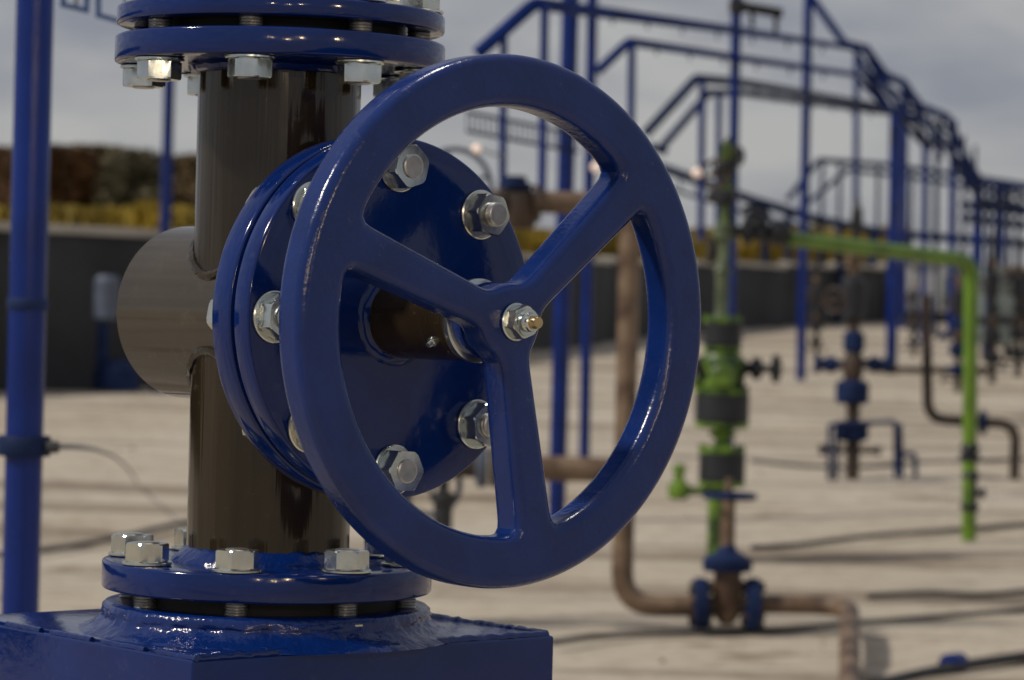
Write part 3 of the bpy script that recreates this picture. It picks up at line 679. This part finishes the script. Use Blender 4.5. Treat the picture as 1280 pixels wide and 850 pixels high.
# ---------------------------------------------------------------- wellheads
def stackv(name, m_, t, px, rows, d, n=24, lab=None):   # rows of (photo y, width px), bottom to top
    b = P(px, rows[0][0], d); zb = b.z
    return MB().lathe(b, Z, [(pxm(w_ / 2, d), P(px, y, d).z - zb) for y, w_ in rows], n).build(name, m_, t)
def stackh(name, m_, t, rows, py, d, n=20):             # rows of (photo x, height px) along camera right
    a = P(rows[0][0], py, d); ax = Vector((1, 0, 0))
    return MB().lathe(a, ax, [(pxm(h / 2, d), pxm(x - rows[0][0], d)) for x, h in rows], n).build(name, m_, t)
def green_wellhead():
    g = G(895, 694); d = dep(g)
    t = thing('green_wellhead', Vector((g.x, g.y, gz(g.y))), 'tall green wellhead with dark bands standing right of the handwheel', 'wellhead')
    stackv('casing', GREEN, t, 894, [(700, 22), (606, 22)], d)
    def band(px, y0, y1, w_):
        stackv('band', BLACK, t, px, [(y0, w_ - 4), (y0 - 2, w_), (y1 + 2, w_), (y1, w_ - 4)], d)
        stackv('flange', GREEN, t, px, [(y0 + 7, w_ - 10), (y0 + 5, w_ + 1), (y0 + .3, w_ + 1)], d)
        stackv('flange', GREEN, t, px, [(y1 - .3, w_ + 1), (y1 - 5, w_ + 1), (y1 - 7, w_ - 12)], d)
        for k in range(10):
            a = k * .628; q = P(px, y1, d) + (Vector((1, 0, 0)) * math.cos(a) + Vector((0, 1, 0)) * math.sin(a)) * pxm(w_ / 2 - 3, d)
            MB().lathe(q, Z, [(pxm(3, d), 0), (pxm(3, d), pxm(10, d))], 6).build('bolt', GREEN, t)
    band(902, 602, 566, 58)
    stackv('neck', GREEN, t, 903, [(560, 30), (552, 20), (538, 20), (532, 30)], d)
    band(902, 528, 492, 68)
    stackv('cross_body', GREEN, t, 902, [(488, 40), (482, 50), (470, 44), (455, 54), (445, 50), (438, 36)], d)
    band(903, 433, 404, 48)
    stackv('upper_spool', PGREEN, t, 902, [(398, 26), (392, 17), (345, 16), (338, 22), (332, 16), (302, 16), (298, 26), (282, 26), (278, 17)], d)
    stackv('tree_cap', DGREEN, t, 907, [(279, 17), (250, 15), (246, 24), (236, 24), (232, 13), (205, 15), (200, 20), (182, 18), (176, 8), (172, 6)], d)
    stackh('wing_valve', BLACK, t, [(922, 20), (930, 24), (936, 12), (942, 28), (950, 28), (955, 9), (964, 9)], 460, d)
    small_wheel('valve_wheel', P(970, 461, d), Vector((1, -.4, 0)), pxm(15, d), pxm(3.2, d), BLACK, t)
    stackh('wing_valve', BLACK, t, [(866, 8), (872, 22), (880, 22), (886, 14)], 456, d)
    s_ = MB().lathe(P(902, 470, d) - Vector((0, .02, 0)), Vector((0, -1, 0)), [(pxm(17, d), 0), (pxm(17, d), pxm(24, d)), (pxm(12, d), pxm(30, d))], 20).build('blind_cap', GREEN, t)
    stackh('side_outlet', GREEN, t, [(840, 12), (848, 12), (890, 9)], 613, d)
    stackv('needle_valve', GREEN, t, 848, [(624, 20), (618, 28), (606, 26), (600, 14), (592, 12), (588, 18), (580, 14)], d)
    small_wheel('valve_wheel', P(894, 217, d), Vector((-.7, -1, 0)), pxm(17, d), pxm(2.5, d), DRUST, t)
    stackh('cap_valve', BLACK, t, [(884, 10), (892, 16), (900, 16)], 245, d)
    stackh('flow_valve', BLACK, t, [(912, 16), (926, 14), (930, 34), (938, 34), (942, 20), (950, 26), (956, 26), (960, 14), (966, 32), (976, 34), (982, 30), (988, 16)], 289, d)
    small_wheel('valve_wheel', P(945, 268, d), Vector((.2, -.6, 1)), pxm(17, d), pxm(3, d), BLACK, t)
    stackv('flange', GREEN, t, 903, [(547, 26), (545, 34), (540, 34), (538, 26)], d)
    stackh('wing_valve', DGREEN, t, [(916, 14), (924, 14), (926, 20), (930, 20)], 478, d)
    stackv('bleed_valve', DGREEN, t, 872, [(486, 10), (478, 16), (470, 16), (464, 8), (452, 8)], d)
    stackv('bleed_valve', BLACK, t, 889, [(330, 8), (318, 12), (306, 10), (296, 6)], d)
    small_wheel('valve_wheel', P(921, 195, d), Vector((.8, -1, 0)), pxm(11, d), pxm(2.5, d), BLACK, t)
    small_wheel('valve_wheel', P(876, 466, d), Vector((-.9, -.6, 0)), pxm(13, d), pxm(2.8, d), BLACK, t)
    stackv('bonnet', BLACK, t, 905, [(256, 20), (250, 30), (240, 30), (236, 20)], d)
    stackv('bonnet', BLACK, t, 908, [(216, 18), (212, 26), (204, 26), (200, 16)], d)
    return d
DG = green_wellhead()
gp = thing('green_flowline', G(1212, 674), 'bright green flowline pipe bending down into the sand at right', 'pipe')
dge = dep(G(1212, 674))
pts = bend([P(984, 298, DG), P(1214, 326, dge), P(1211, 676, dge)], .10, 10)
MB().tube(pts, pxm(9.3, 15.5), 20).build('pipe', LIME, gp)
for y0, y1, w_ in ((577, 555, 26), (640, 590, 24)):
    stackv('valve', BLACK, gp, 1212, [(y0, w_ - 8), (y0 - 4, w_), (y0 - 9, w_), (y0 - 11, w_ - 7), (y1 + 9, w_ - 7), (y1 + 6, w_), (y1, w_ - 4)], dge)
stackh('valve_knob', BLACK, gp, [(1214, 8), (1226, 8), (1228, 14), (1231, 14)], 616, dge)

def dark_wellhead(px, base, k, label, frame_=True, body=DBLUE):
    g = G(px, base); d = dep(g); t = thing('dark_wellhead', Vector((g.x, g.y, gz(g.y))), label, 'wellhead', 'smaller dark wellheads on the sand')
    X = lambda x: px + (x - 1065) * k
    Y = lambda y: base + (y - 595) * k
    def sv(nm, m_, x, rows): stackv(nm, m_, t, X(x), [(Y(y), w_ * k) for y, w_ in rows], d)
    def sh(nm, m_, rows, y): stackh(nm, m_, t, [(X(x), h * k) for x, h in rows], Y(y), d)
    sv('casing', DRUST, 1065, [(598, 17), (548, 17)])
    sv('casing_head', body, 1064, [(552, 30), (548, 43), (530, 43), (526, 28)])
    sv('spool', DRUST, 1066, [(528, 17), (503, 17)])
    sv('lower_valve', body, 1065, [(505, 34), (501, 42), (480, 42), (475, 32)])
    sv('cross_body', DRUST, 1066, [(476, 20), (466, 26), (448, 26), (440, 18)])
    sh('wing_valve', body, [(1018, 22), (1024, 24), (1028, 12), (1034, 20), (1044, 20), (1048, 10), (1056, 10)], 455)
    sh('wing_valve', body, [(1076, 10), (1084, 10), (1088, 20), (1098, 20), (1102, 11), (1108, 24), (1115, 22)], 455)
    sv('master_valve', body, 1067, [(440, 22), (437, 27), (418, 27), (414, 18)])
    sv('spool', DRUST, 1067, [(416, 15), (400, 15)])
    sv('swab_valve', BLACK, 1066, [(402, 18), (396, 32), (372, 30), (362, 34), (350, 30), (344, 14)])
    sv('upper_spool', RUST, 1067, [(346, 12), (332, 14), (328, 20), (316, 20), (312, 10)])
    sv('tree_cap', BLACK, 1070, [(314, 10), (285, 11), (280, 16), (262, 14), (256, 7), (246, 6)])
    small_wheel('valve_wheel', P(X(1043), Y(375), d), Vector((-.8, -1, 0)), pxm(15 * k, d), pxm(2.2 * k, d), DRUST, t)
    sh('side_outlet', DRUST, [(1024, 14), (1030, 14), (1034, 7), (1094, 7), (1096, 11), (1100, 11)], 562)
    if frame_:
        fr = thing('pipe_stand', Vector((g.x + .1, g.y - .05, gz(g.y))), 'dark blue tube stand with legs hung round the wellhead foot', 'stand')
        for pl_ in ([(1037, 600), (1037, 531), (1120, 527), (1120, 596)], [(1045, 600), (1047, 531)], [(1127, 596), (1125, 530)], [(1120, 568), (1144, 568), (1144, 596)], [(1120, 580), (1127, 580)]):
            MB().tube(bend([P(X(a), Y(b), d - .12) for a, b in pl_], .03, 5), pxm(3.2, d), 8).build('tube', DBLUE, fr)
    return d
dark_wellhead(1065, 595, 1, 'dark blue and rusty wellhead with a tube stand at its foot, under the green pipe')
dark_wellhead(1197, 492, .52, 'small dark blue wellhead just left of the green downpipe', False)
dark_wellhead(1240, 478, .55, 'far dark wellhead between the green downpipe and the right edge', False, BLACK)
dark_wellhead(1272, 470, .50, 'far dark wellhead at the right edge of the picture', False, BLACK)
dark_wellhead(1142, 446, .34, 'tiny far dark wellhead left of the thin rusty riser', False, BLACK)
dark_wellhead(1020, 447, .36, 'tiny far dark wellhead beside the blue post under the green valve', False, BLACK)
dark_wellhead(1258, 446, .40, 'tiny far dark wellhead behind the pump unit at right', False, DBLUE)
# brown loop pipe behind the green downpipe
bl_ = thing('brown_loop_pipe', G(1262, 597), 'thin rusty pipe looping behind the green downpipe', 'pipe'); db = dep(G(1262, 597))
MB().tube(bend([P(1158, 368, db), P(1160, 524, db), P(1270, 530, db), P(1268, 600, db)], .13, 8), pxm(6.5, db), 14).build('pipe', DRUST, bl_)
for px in (1203, 1224): stackh('flange', DBLUE, bl_, [(px, 24), (px + 2, 30), (px + 7, 30), (px + 9, 24)], 528, db)
fp = thing('far_pipe', G(1160, 470), 'thin rusty pipe lying level on the far sand', 'pipe')
MB().tube([P(1092, 461, dep(G(1160, 470))), P(1236, 462, dep(G(1160, 470)))], pxm(4, dep(G(1160, 470))), 10).build('pipe', DRUST, fp)
for px in (1110, 1180, 1228): stackv('support', DRUST, fp, px, [(472, 5), (460, 5)], dep(G(1160, 470)))
# cabin and pump cabinet
def cabin():
    g = G(1160, 402); d = dep(g); t = thing('white_cabin', Vector((g.x, g.y, gz(g.y))), 'small white site cabin raised off the sand below the green pipe', 'cabin')
    c = P(1162, 360, d); MB().box(c, Vector((pxm(36, d), 0, 0)), Vector((0, .8, 0)), Z * pxm(30, d)).build('body', WHITE, t, bevel=.03)
    MB().box(P(1162, 328, d), Vector((pxm(38, d), 0, 0)), Vector((0, .86, 0)), Z * pxm(2.5, d)).build('roof', COPE, t)
    MB().box(P(1162, 394, d), Vector((pxm(35, d), 0, 0)), Vector((0, .75, 0)), Z * pxm(5, d)).build('skid', GASK, t)
    MB().box(P(1178, 366, d) - Vector((0, .82, 0)), Vector((pxm(8, d), 0, 0)), Vector((0, .03, 0)), Z * pxm(20, d)).build('door', GREYM, t)
cabin()
def cabinet():
    g = G(1246, 458); d = dep(g) + 3; g = gat(1246, d); t = thing('pump_unit', g, 'grey-green pump unit with pipes behind the green downpipe', 'pump')
    MB().box(P(1244, 392, d), Vector((pxm(20, d), 0, 0)), Vector((0, .3, 0)), Z * pxm(38, d)).build('housing', GREYM, t, bevel=.04)
    stackv('motor', GREYM, t, 1240, [(354, 24), (350, 30), (334, 30), (330, 18), (318, 16)], d)
    for px in (1230, 1258): stackv('leg', BLACK, t, px, [(455, 8), (428, 8)], d)
    MB().tube(bend([P(1262, 380, d), P(1285, 380, d), P(1285, 455, d)], .1, 6), pxm(5, d), 12).build('outlet_pipe', DRUST, t)
cabinet()
# blue bollard against the wall at left
g = G(136, 486); d = dep(g) - .5; g = gat(136, d)
bb = thing('blue_standpipe', g, 'blurred blue standpipe in front of the dark wall left of the barrel', 'standpipe')
stackv('shaft', DBLUE, bb, 127, [(487, 15), (400, 14)], d); stackv('head', GREYW, bb, 133, [(402, 20), (398, 32), (350, 32), (344, 22)], d)
stackv('foot', DBLUE, bb, 145, [(488, 60), (462, 56), (450, 30)], d)

# ---------------------------------------------------------------- blue walkways and posts
def rail(t, pts, w_px, m_=RAILB, name='rail', n=10):
    pp = [P(*q) for q in pts]; rs = [pxm(w_px * .56, q[2]) for q in pts]
    # keep tube diameter real: use the mean
    r0 = sum(rs) / len(rs); return MB().tube(bend(pp, .06, 3), r0, n).build(name, m_, t)
def hangers(t, a, b, n, h_px):
    for k in range(n):
        q = [a[i] + (b[i] - a[i]) * (k + .5) / n for i in range(3)]
        p = P(*q); MB().tube([p, p - Z * pxm(h_px, q[2])], pxm(1.6, q[2]), 6).build('hook', DBLUE, t)
def post_in(t, px0, y0, px1, y1, d, w_px, m_=PBLUE): MB().tube([P(px1, y1, d), P(px0, y0, d)], pxm(w_px / 2, d), 14).build('post', m_, t)
def wk(label, loc): return thing('overhead_walkway', loc, label, 'walkway', 'blue tube walkways crossing the yard')
w1 = wk('nearest blue tube walkway, its top rail running from above the handwheel to the right', gat(713, 16.5))
rail(w1, [(596, 68, 12.6), (668, 4, 12.6), (920, 38, 21), (1067, 60, 31), (1114, 138, 32.5)], 9)
post_in(w1, 681, 5, 677, 262, 12.6, 11); post_in(w1, 630, 38, 628, 262, 12.6, 10)
b = gat(702, 16.6); MB().tube([b - Z * .05, P(714, -30, 16.6)], pxm(11, 16.6), 18).build('post', PBLUE, w1)
b = gat(735, 21); MB().tube([b - Z * .05, P(741, -30, 21)], pxm(7, 21), 18).build('post', PBLUE, w1)
b = gat(915, 22.5); MB().tube([b - Z * .05, P(921, -30, 22.5)], pxm(6.5, 22.5), 18).build('post', PBLUE, w1)
hangers(w1, (700, 10, 13.6), (1050, 57, 30), 8, 12)
ms = rail(w1, [(584, 140, 12.8), (722, 168, 13.4)], 4, DBLUE, 'mesh_rail'); rail(w1, [(584, 164, 12.8), (722, 190, 13.4)], 4, DBLUE, 'mesh_rail')
mb = MB()
for k in range(22):
    q = 584 + 138 * k / 21; yy = 140 + 28 * k / 21; dd = 12.8 + .6 * k / 21; mb.tube([P(q, yy, dd), P(q, yy + 23, dd)], .0035, 6)
tag(mb.build('mesh_bars', DBLUE, w1), kind='stuff')
w2 = wk('second blue tube walkway, its rail starting right of the tall double posts', gat(790, 22))
rail(w2, [(746, 90, 18), (786, 52, 18), (920, 72, 23), (1067, 93, 31), (1112, 140, 32.5)], 8)
post_in(w2, 790, 53, 787, 285, 18, 10); hangers(w2, (800, 55, 18.5), (1050, 91, 30), 6, 11)
b = gat(1003, 34); MB().tube([b - Z * .05, P(1011, -30, 34)], pxm(6, 34), 14).build('post', PBLUE, w2)
rail(w2, [(1003, -20, 33), (1018, 2, 33), (1055, 54, 33), (1080, 60, 33.5), (1106, 95, 34)], 9)
w3 = wk('third blue tube walkway with a double stair rail beside the green wellhead', gat(875, 27))
rail(w3, [(806, 168, 25), (870, 98, 25), (925, 103, 27), (1108, 134, 38), (1155, 180, 39)], 9, DBLUE)
rail(w3, [(822, 190, 25.6), (886, 116, 25.6), (925, 116, 27.5), (1110, 141, 38)], 8, DBLUE)
rail(w3, [(812, 182, 25.3), (834, 190, 25.3)], 9, DBLUE)
post_in(w3, 878, 100, 876, 300, 25, 9); post_in(w3, 899, 117, 897, 300, 25.6, 8); hangers(w3, (910, 104, 26.5), (1100, 134, 37), 8, 14)
for (x0, yt, x1, yb, ww) in ((1071, 62, 1069, 430, 8), (1119, 142, 1114, 468, 14), (1157, 182, 1154, 428, 9)):
    g = G(x1, yb); MB().tube([Vector((g.x, g.y, gz(g.y))) - Z * .05, P(x0, yt, dep(g))], pxm(ww / 2, dep(g)), 14).build('post', PBLUE, w3)
w4 = wk('farthest blue stair rails stepping down towards the right edge', gat(1190, 44))
rail(w4, [(1080, 58, 40), (1106, 94, 40), (1130, 104, 41), (1148, 132, 42), (1184, 146, 44), (1208, 198, 46), (1225, 226, 47), (1300, 237, 54)], 9)
rail(w4, [(1080, 90, 40), (1114, 140, 41), (1146, 154, 42), (1156, 178, 43), (1186, 184, 45), (1212, 232, 47), (1228, 250, 48), (1300, 262, 54)], 8, DBLUE)
rail(w4, [(1105, 100, 40), (1124, 140, 41), (1152, 148, 42), (1172, 176, 43), (1200, 200, 45), (1222, 240, 47)], 6)
for (x0, yt, yb) in ((1192, 150, 424), (1223, 224, 420), (1131, 105, 410), (1252, 232, 415)):
    g = G(x0 - 3, yb); MB().tube([Vector((g.x, g.y, gz(g.y))) - Z * .05, P(x0, yt, dep(g))], pxm(5 if x0 != 1223 else 7, dep(g)), 12).build('post', PBLUE, w4)
for dx, dy, dd in ((6, 16, 1.5), (12, 30, 3)):
    rail(w4, [(1080 + dx, 60 + dy, 41 + dd), (1108 + dx, 98 + dy, 41 + dd), (1134 + dx, 108 + dy, 42 + dd), (1152 + dx, 136 + dy, 43 + dd), (1186 + dx, 150 + dy, 45 + dd), (1210 + dx, 202 + dy, 47 + dd), (1300, 240 + dy, 54)], 6, DBLUE)
for k in range(7):
    x0 = 1135 + k * 14; yt = 106 + (x0 - 1130) * .85; MB().tube([P(x0, yt, 43), P(x0 - 1, yt + 55, 43)], pxm(2, 43), 8).build('baluster', DBLUE, w4)
for (x0, yt, yb) in ((1236, 228, 450), (1246, 230, 440), (1262, 234, 436), (1274, 236, 446), (1206, 196, 436), (1172, 150, 420)):
    g = G(x0 - 3, yb); MB().tube([Vector((g.x, g.y, gz(g.y))) - Z * .05, P(x0, yt, dep(g))], pxm(3, dep(g)), 10).build('post', DBLUE, w4)
for y0 in (262, 278): rail(w4, [(1205, y0 - 6, 48), (1300, y0 + 6, 52)], 9, DBLUE)
w5 = wk('faint grey-blue railing far behind the green pipe', gat(1100, 60))
rail(w5, [(984, 250, 57), (1024, 200, 57), (1110, 206, 60), (1290, 232, 66)], 6, DBLUE); rail(w5, [(1000, 262, 57), (1060, 212, 57), (1130, 220, 60), (1290, 246, 66)], 5, DBLUE)
for px, y0 in ((1028, 202), (1050, 204), (1098, 206), (1140, 212), (1170, 216), (1250, 228)): post_in(w5, px, y0, px - 2, 330, 58, 5, DBLUE)
w6 = wk('low dark blue beam walkway passing behind the green wellhead', gat(955, 58))
rail(w6, [(800, 200, 55), (840, 214, 55), (940, 250, 56), (1020, 274, 58), (1110, 292, 60), (1300, 306, 64)], 10, DBLUE, 'beam')
rail(w6, [(825, 232, 55), (940, 268, 56), (1020, 288, 58)], 4, DBLUE)
for px, y0, yb in ((957, 256, 407), (986, 266, 402), (1050, 282, 405), (1090, 290, 402)):
    g = G(px - 2, yb); MB().tube([Vector((g.x, g.y, gz(g.y))) - Z * .05, P(px, y0, dep(g))], pxm(4.5, dep(g)), 12).build('post', DBLUE, w6)
for k in range(9):
    x0 = 850 + k * 22; yt = 216 + (x0 - 840) * .36; MB().tube([P(x0, yt, 56), P(x0, yt + 17, 56)], pxm(1.5, 56), 6).build('baluster', DBLUE, w6)
# flood light on the tall post, added lamp shapes standing in for glare spots
fl = thing('flood_light', P(921, 20, 22.4), 'black flood light bracket on the tall blue post at the top edge', 'light')
MB().box(P(950, 12, 22.3), CR * pxm(28, 22.3) - Z * pxm(5, 22.3), Vector((0, .06, 0)), Z * pxm(5.5, 22.3)).build('housing', GASK, fl, bevel=.008)
for px in (940, 970): MB().tube([P(px, 14, 22.3), P(px, 40 if px > 950 else 34, 22.3)], pxm(3, 22.3), 8).build('bracket', GASK, fl)
MB().lathe(P(921, 16, 22.4), Z, [(pxm(10, 22.4), 0), (pxm(10, 22.4), pxm(16, 22.4))], 14).build('clamp', GASK, fl)
for (px, py, d, lab) in ((596, 186, 12.5, 'warm glare spot built as a small lamp above the bonnet flange, seen through the handwheel'), (745, 209, 20.8, 'warm glare spot built as a small lamp on the post inside the upper right of the handwheel'), (871, 216, 24.8, 'warm glare spot built as a small lamp just right of the handwheel rim')):
    lp = thing('glare_spot', P(px, py, d), lab, 'glare', 'glare spots built as lamps')
    b = MB(); c = P(px, py, d); r_ = pxm(6, d)
    b.lathe(c - Vector((0, r_, 0)), Vector((0, 1, 0)), [(r_ * .3, 0), (r_ * .75, r_ * .25), (r_, r_ * .7), (r_, r_ * 1.1)], 16).build('glare_disc', GLOW, lp)
    MB().lathe(c + Vector((0, r_ * .12, 0)), Vector((0, 1, 0)), [(r_ * 1.1, 0), (r_ * 1.1, r_), (r_ * .5, r_ * 1.4)], 16).build('housing', GREYM, lp)
    tgt = {596: (630, 196), 745: (739, 209), 871: (877, 216)}[px]
    MB().tube([c + Vector((0, r_, 0)), P(tgt[0], tgt[1], d + r_)], r_ * .25, 8).build('arm', GREYM, lp)

# ---------------------------------------------------------------- hoses on the sand
def hose(pts, r_, label, m_=HOSE, name='hose'):
    pp = []
    for q in pts:
        g = G(*q); pp.append(Vector((g.x, g.y, gz(g.y) + r_ * .8)))
    sp = []
    for i in range(len(pp) - 1):
        p0, p1, p2, p3 = pp[max(0, i - 1)], pp[i], pp[i + 1], pp[min(len(pp) - 1, i + 2)]
        for k in range(10):
            t = k / 10; sp.append(.5 * ((2 * p1) + (p2 - p0) * t + (2 * p0 - 5 * p1 + 4 * p2 - p3) * t * t + (3 * p1 - p0 - 3 * p2 + p3) * t ** 3))
    sp.append(pp[-1]); return tagm(MB().tube(sp, r_, 10), name, m_, label, 'hose')
hose([(-40, 700), (60, 690), (140, 676), (235, 655), (330, 640)], .014, 'black hose lying on the sand left of the brown pipe')
hose([(940, 687), (1000, 683), (1090, 672), (1190, 665), (1300, 656)], .013, 'dark hose on the sand running right from the green wellhead')
hose([(1090, 862), (1180, 842), (1240, 832), (1310, 822)], .021, 'dark hose across the bottom right corner')
c = G(1192, 838); x = (G(1205, 836) - G(1180, 840)).normalized()
tagm(MB().lathe(Vector((c.x, c.y, gz(c.y) + .026)) - x * .05, x, [(.034, 0), (.038, .01), (.038, .09), (.034, .10)], 20), 'hose_coupling', PBLUE, 'blue coupling on the hose in the bottom right corner', 'coupling')

hose([(690, 806), (780, 796), (960, 790), (1120, 778), (1300, 764)], .012, 'lower thin dark cable on the sand in front of the brown pipe')
hose([(1085, 748), (1160, 744), (1230, 746), (1300, 739)], .012, 'thin dark cable on the sand right of the brown pipe elbow')
hose([(940, 578), (1050, 586), (1160, 580), (1300, 574)], .012, 'thin dark cable on the sand behind the tube stand')
# clods of earth scattered on the sand
rn = random.Random(21); mb = MB()
cl = [(828, 826, 7), (143, 505, 6), (118, 520, 5), (950, 590, 4), (1100, 560, 5), (720, 700, 4), (1240, 580, 6), (165, 560, 5)] + [(rn.uniform(40, 1290), 430 + 420 * rn.random() ** .8, rn.uniform(1.2, 3.5)) for _ in range(260)]
for (px, py, w_) in cl:
    g = G(px, py); d = dep(g); r0 = pxm(w_, d) * .5; g.z = gz(g.y) + r0 * .15
    mb.lathe(g - Z * r0 * .6, Z, [(r0 * .8, 0), (r0 * 1.1, r0 * .45), (r0 * .7, r0 * .95), (r0 * .2, r0 * 1.15)], 7, jit=r0 * .4, jf=1.3 / r0)
tag(mb.build('earth_clods', mat('earth', (.16, .125, .09), .95, var=.3), ang=80), 'small dark clods of earth strewn over the sand', 'clods', None, 'stuff')
